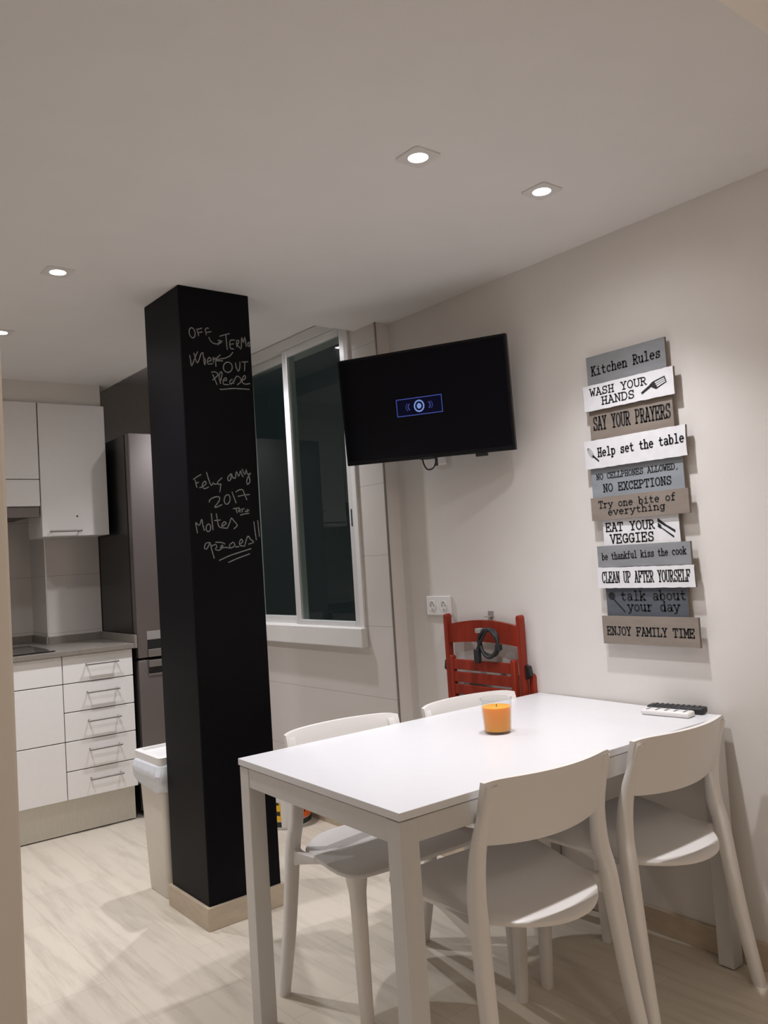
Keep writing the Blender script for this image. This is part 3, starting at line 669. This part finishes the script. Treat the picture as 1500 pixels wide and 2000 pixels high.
BO = [ # y_left, y_right, z_top, z_bottom, front?, material, text lines (string, u0, v0, u1, v1, cap)
 (.406, .097, 1.930, 1.822, 0, 'sg', [('Kitchen Rules', .06, .375, .94, .43, .28)]),
 (.420, .069, 1.829, 1.739, 1, 'sw', [('WASH YOUR', .08, .58, .72, .555, .27), ('HANDS', .21, .18, .58, .17, .28)]),
 (.410, .087, 1.745, 1.632, 0, 'st', [('SAY YOUR PRAYERS', .045, .37, .97, .33, .39)]),
 (.433, .043, 1.639, 1.540, 1, 'sw', [('Help set the table', .14, .40, .98, .445, .29)]),
 (.421, .067, 1.548, 1.434, 0, 'sb', [('NO CELLPHONES ALLOWED,', .06, .60, .955, .61, .16), ('NO EXCEPTIONS', .13, .21, .87, .21, .22)]),
 (.423, .051, 1.440, 1.3615, 1, 'st', [('Try one bite of', .085, .53, .88, .57, .29), ('everything', .18, .19, .77, .24, .28)]),
 (.389, .097, 1.366, 1.268, 0, 'sw', [('EAT YOUR', .04, .55, .69, .545, .28), ('VEGGIES', .09, .13, .67, .14, .29)]),
 (.412, .059, 1.2735, 1.201, 1, 'sg', [('be thankful kiss the cook', .05, .34, .955, .46, .31)]),
 (.4185, .0515, 1.2005, 1.129, 1, 'sw', [('CLEAN UP AFTER YOURSELF', .05, .27, .955, .28, .50)]),
 (.397, .0895, 1.133, 1.030, 0, 'sk', [('talk about', .19, .56, .985, .585, .29), ('your day', .27, .22, .90, .23, .29)]),
 (.4135, .053, 1.0355, .9415, 1, 'st', [('ENJOY FAMILY TIME', .05, .33, .955, .33, .28)]),
]
wordings = ['grey board, top of the sign', 'white board with a spatula', 'taupe board about prayers', 'white board with a whisk', 'blue grey board about cellphones', 'taupe board about one bite',
            'short white board with knife and fork', 'grey board about thanking the cook', 'white board about cleaning up', 'dark slate board with a spoon', 'taupe board at the bottom of the sign']
for bi, (yl, yr, zt, zb, fr, mk, lines) in enumerate(BO):
    xf, th = (-.0335, .010) if fr else (-.0225, .009)      # face distance from the wall plane, thickness
    w, h = yl-yr, zt-zb
    bm = bm_new()
    # slightly worn outline
    rag = .0016 if mk == 'sw' else .0004; N = 26; rnd = random.Random(bi)
    out = [(0+rnd.uniform(0, rag), 0)]
    out = [(w*i/N, rnd.uniform(0, rag)) for i in range(N+1)]+[(w-rnd.uniform(0, rag), h*i/6) for i in range(1, 6)]+[(w-w*i/N, h-rnd.uniform(0, rag)) for i in range(N+1)]+[(rnd.uniform(0, rag), h-h*i/6) for i in range(1, 6)]
    f3 = lambda a, b_, X_=xf: (X_, (yl-.24)-a, (zb-.94)+b_)
    prism(bm, [f3(*p) for p in out], (th, 0, 0))
    bmesh.ops.recalc_face_normals(bm, faces=bm.faces)
    for f in bm.faces: f.material_index = 0 if f.normal.x < -.9 else 1
    bo = obj('board', bm, [mk, 'edge'], sign, fixn=False); bo['label'] = wordings[bi]
    bm = bm_new(); t3 = lambda a, b_: (xf-.0005, (yl-.24)-a, (zb-.94)+b_); n3 = lambda u, v: t3(u*w, v*h)
    n3b = lambda u, v: (xf-.0009, (yl-.24)-u*w, (zb-.94)+v*h)
    for ln in lines: text_line(bm, ln[0], w, h, *ln[1:], t3)
    obj('lettering', bm, 'mark', bo, fixn=False)
    if bi not in (1, 3, 6, 9): continue
    bm = bm_new()
    if bi == 1: icon_spatula(bm, n3)
    if bi == 3:
        for k in range(5):
            o_ = (k-2)*.3; ribbon(bm, [(w*(.085-.030*math.cos(a)*1+.022*math.sin(a)*o_-.02), h*(.52+.17*math.cos(a)+.10*math.sin(a)*o_+.05)) for a in [PI*j/10 for j in range(11)]], .0010, t3)
        icon_lines(bm, n3, [((.085, .47), (.148, .24), .035, .03)])
    if bi == 6: icon_lines(bm, n3, [((.735, .82), (.83, .62), .06, .045), ((.83, .62), (.945, .40), .035, .045), ((.735, .66), (.775, .56), .075, .06), ((.77, .56), (.925, .22), .02, .035)])
    if bi == 9:
        poly(bm, [(.075+.045*math.cos(k*PI/9), .70+.13*math.sin(k*PI/9)) for k in range(18)], n3); icon_lines(bm, n3, [((.095, .60), (.235, .18), .03, .035)])
    obj('drawing', bm, 'mark', bo, fixn=False)
    if bi == 1:
        bm = bm_new(); icon_slots(bm, n3b); obj('spatula_slots', bm, 'sw', bo, fixn=False)

# ------------------------------------------------------------------ things on the table
t = thing('candle_glass', 'clear tumbler holding an orange candle on the white table', 'candle', (-.560, .405, .740))
bm = bm_new(); lathe(bm, [(.0005, .0), (.038, .0), (.041, .003), (.0475, .100), (.0485, .102), (.0465, .102), (.0445, .094), (.0395, .007), (.0005, .0062)], 40); obj('glass', bm, 'tumbler', t, smooth=50)
bm = bm_new(); lathe(bm, [(.0005, .0070), (.0385, .0085), (.0428, .078), (.0420, .0785), (.0005, .076)], 40); wx = obj('wax', bm, 'wax', t, smooth=50)
bm = bm_new(); tube(bm, [(0, 0, .074), (.001, 0, .084)], .0012, 6); o = obj('wick', bm, 'black', t)
def remote(name, label, loc, rz, L, Wd, Hh, body, keys, rows, cols):
    t = thing(name, label, 'remote control', loc, rz)
    bm = bm_new(); box(bm, -L/2, L/2, -Wd/2, Wd/2, 0, Hh, .006, 3); bd = obj('body', bm, body, t, smooth=40)
    for i in range(rows):
        for j in range(cols):
            bm = bm_new(); x = -L*.38+L*.76*i/(rows-1); y = -Wd*.28+Wd*.56*j/(cols-1)
            box(bm, x-.0035, x+.0035, y-.0045, y+.0045, Hh-.001, Hh+.0018, .001, 1); obj('button', bm, keys, t)
    return t
remote('remote_control', 'small white remote control on the table in front of a black one', (-.0855, .137, .7405), -PI/2+.145, .155, .048, .017, 'plastic', 'sg', 5, 3)
remote('remote_control', 'long black remote control lying against the wall behind a white one', (-.026, .142, .7405), -PI/2+.20, .178, .046, .020, 'rubber', 'black', 9, 3)

# ------------------------------------------------------------------ kitchen units (kitchen frame)
UD, UR = -.0484, .3067
def kbox(nm, m_, par, u0, u1, v0, v1, z0, z1, bev=.0015, lab=None, smooth=None):
    bm = bm_new(); box(bm, u0, u1, v0, v1, z0, z1, bev); o = obj(nm, bm, m_, par, smooth=smooth)
    if lab: o['label'] = lab
    return o
def bar_handle(par, u0, u1, v, z):
    bm = bm_new(); tube(bm, [(u0, v-.030, z), (u1, v-.030, z)], .0055, 10)
    for u in (u0+.008, u1-.008): tube(bm, [(u, v-.030, z), (u, v+.001, z)], .0045, 8)
    return obj('handle', bm, 'handle', par, smooth=50)
ZL = [.8892, .7499, .6079, .4650, .3191, .1807]
kc = kframe('base_cabinet', 'white base cabinet with five drawers next to the fridge', 'cabinet')
kbox('carcass', 'carcass', kc, UD+.002, UR-.002, .019, .54, .178, .8885)
for i in range(5):
    d = kbox('drawer', 'cabinet', kc, UD+.002, UR, 0, .0185, ZL[i+1]+.0022, ZL[i]-.0022, .002)
    bar_handle(d, .061, .226, 0, ZL[i]-.052)
kc = kframe('base_cabinet', 'white base cabinet with three deep drawers below the hob', 'cabinet')
kbox('carcass', 'carcass', kc, UD-.638, UD-.003, .019, .54, .178, .8885)
for a, b_ in ((.8892, .7499), (.7499, .4650), (.4650, .1807)):
    d = kbox('drawer', 'cabinet', kc, UD-.64, UD-.002, 0, .0185, b_+.0022, a-.0022, .002)
    bar_handle(d, UD-.36-.08, UD-.36+.125, 0, a-.053)
t = kframe('kick_board', 'brushed steel kick board under the base cabinets', 'kick board')
kbox('board', 'steel_h', t, UD-.64, UR-.001, .050, .062, .006, .178)
t = kframe('worktop', 'grey brown worktop with low upstand along the back', 'worktop')
bm = bm_new(); box(bm, -.70, .0345, -.020, .86, .8895, .915, .002); box(bm, .0345, .315, -.020, .548, .8895, .915, .002); obj('slab', bm, 'worktop', t)
bm = bm_new(); box(bm, .036, .316, .536, .548, .915, .955, .001); box(bm, .022, .034, .536, .86, .915, .955, .001); box(bm, -.70, .022, .846, .858, .915, .955, .001); box(bm, .316, .330, -.020, .548, .889, .957, .001)
obj('upstand', bm, 'worktop', t)
t = kframe('hob', 'black glass hob set in the worktop', 'hob')
kbox('glass_top', 'hob', t, -.665, -.072, .02, .53, .9155, .9205, .002)
bm = bm_new()
for u, v, r in ((-.22, .16, .08), (-.22, .40, .10), (-.50, .16, .10), (-.50, .40, .08)):
    n = 40; ring_loft(bm, [[(u+q*math.cos(2*PI*k/n), v+q*math.sin(2*PI*k/n), .9208) for k in range(n)] for q in (r, r+.003)], cap=False)
obj('cooking_zone', bm, 'carcass', t)
t = kframe('tile_corner_trim', 'bright metal corner trim on the tiled flue chase', 'trim', kind='structure')
t.name = 'trim_2'
kbox('strip', 'trim', t, .031, .039, .546, .553, .955, 1.60, 0)
# wall cabinets
ZU0, ZU1, VU = 1.5006, 2.2156, .2658
kc = kframe('wall_cabinet', 'tall white wall cabinet with one bar handle beside the fridge', 'cabinet')
kbox('carcass', 'cabinet', kc, UD+.003, UR, VU+.019, .548, ZU0, ZU1)
d = kbox('door', 'cabinet', kc, UD+.003, UR, VU, VU+.018, ZU0, ZU1, .002); bar_handle(d, -.012, .152, VU, 1.527)
bm = bm_new(); tube(bm, [(.137, VU-.002, 1.606), (.137, VU+.002, 1.606)], .0045, 10); o = obj('door_buffer', bm, 'black', d)
kc = kframe('wall_cabinet', 'shorter white wall cabinet above the cooker hood', 'cabinet')
kbox('carcass', 'cabinet', kc, UD-.64, UD-.003, VU+.019, .86, 1.662, ZU1)
kbox('door', 'cabinet', kc, UD-.64, UD-.003, VU, VU+.018, 1.8085, ZU1, .002)
kbox('flap', 'cabinet', kc, UD-.64, UD-.003, VU, VU+.018, 1.664, 1.8035, .002)
t = kframe('cooker_hood', 'slim dark steel cooker hood under the shorter wall cabinet', 'cooker hood')
kbox('body', 'black', t, UD-.62, UD-.012, VU+.05, .84, 1.618, 1.661)
kbox('front_strip', 'steel', t, UD-.62, UD-.005, VU+.012, VU+.05, 1.606, 1.6605, .002)
# refrigerator
t = kframe('refrigerator', 'tall steel refrigerator with dark side beside the pillar', 'refrigerator')
FU0, FU1 = .338, .922
kbox('body', 'darkside', t, FU0, FU1, .062, .63, .03, 2.025, .003)
for u in (FU0+.03, FU1-.06):
    for v in (.1, .56): kbox('foot', 'black', t, u, u+.03, v, v+.03, 0, .032)
for nm, z0, z1 in (('upper_door', .829, 2.028), ('lower_door', .06, .820)):
    d = kbox(nm, 'steel', t, FU0, FU1, 0, .058, z0, z1, .010, smooth=40)
    up_ = nm == 'upper_door'
    if up_:
        kbox('handle_recess', 'black', d, .392, .88, -.004, .002, .874, .922, .001); kbox('handle', 'handle', d, .390, .882, -.020, .002, .833, .873, .003, 'bright bar handle')
        kbox('control_panel', 'carcass', d, .390, .882, -.004, .002, .923, .968, .001)
    else:
        kbox('handle_recess', 'black', d, .392, .88, -.004, .002, .745, .779, .001); kbox('handle', 'handle', d, .390, .882, -.020, .002, .780, .816, .003, 'bright bar handle')
        kbox('handle_rim', 'handle', d, .390, .882, -.006, .002, .735, .744, .001)

# ------------------------------------------------------------------ waste bin with liner, behind the pillar
t = thing('waste_bin', 'tall off white waste bin standing behind the black pillar', 'bin', (-.90, 1.893, 0))
def rrect(hx, hy, z, r=.02, n=4, cx=0, cy=0):
    L = []
    for sx, sy, a0 in ((1, 1, 0), (-1, 1, 90), (-1, -1, 180), (1, -1, 270)):
        for k in range(n+1):
            a = math.radians(a0+90*k/n); L.append((cx+sx*(hx-r)+r*math.cos(a), cy+sy*(hy-r)+r*math.sin(a), z))
    return L
bm = bm_new(); ring_loft(bm, [rrect(.120, .092, .0, .022), rrect(.123, .095, .01, .022), rrect(.142, .118, .525, .024)]); obj('body', bm, 'bin', t, smooth=40)
bm = bm_new(); ring_loft(bm, [rrect(.148, .124, .522, .02), rrect(.150, .126, .556, .016), rrect(.146, .122, .559, .014), rrect(.130, .106, .559, .012), rrect(.126, .102, .549, .012)])
lid = obj('lid', bm, 'plastic', t, smooth=35)
bm = bm_new(); box(bm, -.09, .09, -.106, -.094, .549, .556, .002); obj('lid_lip', bm, 'plastic', lid)
bm = bm_new(); rnd = random.Random(3); R_ = []
LV = ((.1455, .1215, .528), (.154, .131, .522), (.158, .136, .505), (.160, .137, .490), (.157, .134, .474), (.154, .131, .458), (.149, .126, .442), (.146, .123, .428))
ph = [rnd.uniform(0, 6.28) for _ in range(6)]
for j, (hx, hy, z) in enumerate(LV):
    base = rrect(hx, hy, z, .03, 12); L = []
    for i, (x, y, zz) in enumerate(base):
        a = math.atan2(y, x); w = min(1, j/2.0)
        f = 1+w*(.018*math.sin(9*a+ph[0]+j*.7)+.012*math.sin(17*a+ph[1]-j*1.1)+rnd.uniform(-.006, .012)+.012)
        dz = w*(.012*math.sin(4*a+ph[2])+.006*math.sin(11*a+ph[3]))*(j/7)
        L.append((x*f, y*f, zz+dz))
    R_.append(L)
ring_loft(bm, R_, cap=False); o = obj('bin_liner', bm, 'bag', None, smooth=30, loc=(-.90, 1.893, 0)); tag(o, 'translucent white bin liner hanging over the rim of the bin', 'bin bag')

# ------------------------------------------------------------------ paint bucket near the window wall
t = thing('paint_bucket', 'round paint bucket with yellow, black and orange label on the floor', 'bucket', (-.190, 2.268, 0))
bm = bm_new(); lathe(bm, [(.0005, 0), (.117, 0), (.120, .004), (.128, .250), (.1285, .25), (.1285, .262), (.124, .266), (.0005, .264)], 48); obj('body', bm, 'plastic', t, smooth=40)
def band(nm, m_, a0, a1, z0, z1, par, off=.0008, lab=None):
    bm = bm_new(); n = max(2, int(abs(a1-a0)/6)); 
    rad = lambda z: .120+(.128-.120)*(z-.004)/.246+off
    for k in range(n):
        q = [math.radians(a0+(a1-a0)*(k+e)/n) for e in (0, 1)]
        bm.faces.new([bm.verts.new((rad(z)*math.cos(a), rad(z)*math.sin(a), z)) for a, z in ((q[0], z0), (q[1], z0), (q[1], z1), (q[0], z1))])
    o = obj(nm, bm, m_, par)
    if lab: o['label'] = lab
    return o
lab_ = band('label', 'black', 150, 340, .012, .037, t, lab='black base band of the label')
band('label_panel', 'orange', 268, 338, .040, .128, t, lab='orange label panel')
band('label_panel', 'yellow', 150, 266, .040, .128, t, lab='yellow label panel')
for a0, a1, z0, z1 in ((196, 222, .118, .130), (200, 224, .068, .088), (150, 190, .050, .066), (254, 265, .082, .102)): band('label_stripe', 'black', a0, a1, z0, z1, t, .0014)
band('label_stripe', 'plastic', 226, 246, .012, .150, t, .0016, 'white label strip')
bm = bm_new()
def onb(a, z): 
    q = math.radians(284+a); r_ = .120+.008*(z-.004)/.246+.0022; return (r_*math.cos(q), r_*math.sin(q), z)
for s in ([(0, .066), (0, .108)], [(0, .108), (9, .108)], [(0, .088), (7, .088)]):
    a_, b_ = s
    if a_[0] == b_[0]: P = [(a_[0]-1.5, a_[1]), (a_[0]+1.5, a_[1]), (b_[0]+1.5, b_[1]), (b_[0]-1.5, b_[1])]
    else: P = [(a_[0], a_[1]-.0032), (b_[0], b_[1]-.0032), (b_[0], b_[1]+.0032), (a_[0], a_[1]+.0032)]
    bm.faces.new([bm.verts.new(onb(*p)) for p in P])
o = obj('lettering', bm, 'black', t); o['label'] = 'black letter F'
bm = bm_new(); tube(bm, catmull([(.13*math.cos(a), .13*math.sin(a)-.0, .235-.05*math.sin((a-PI)/PI*PI)) for a in [PI+PI*k/10 for k in range(11)]], 3), .0022, 6); obj('carry_handle', bm, 'handle', t, smooth=60)
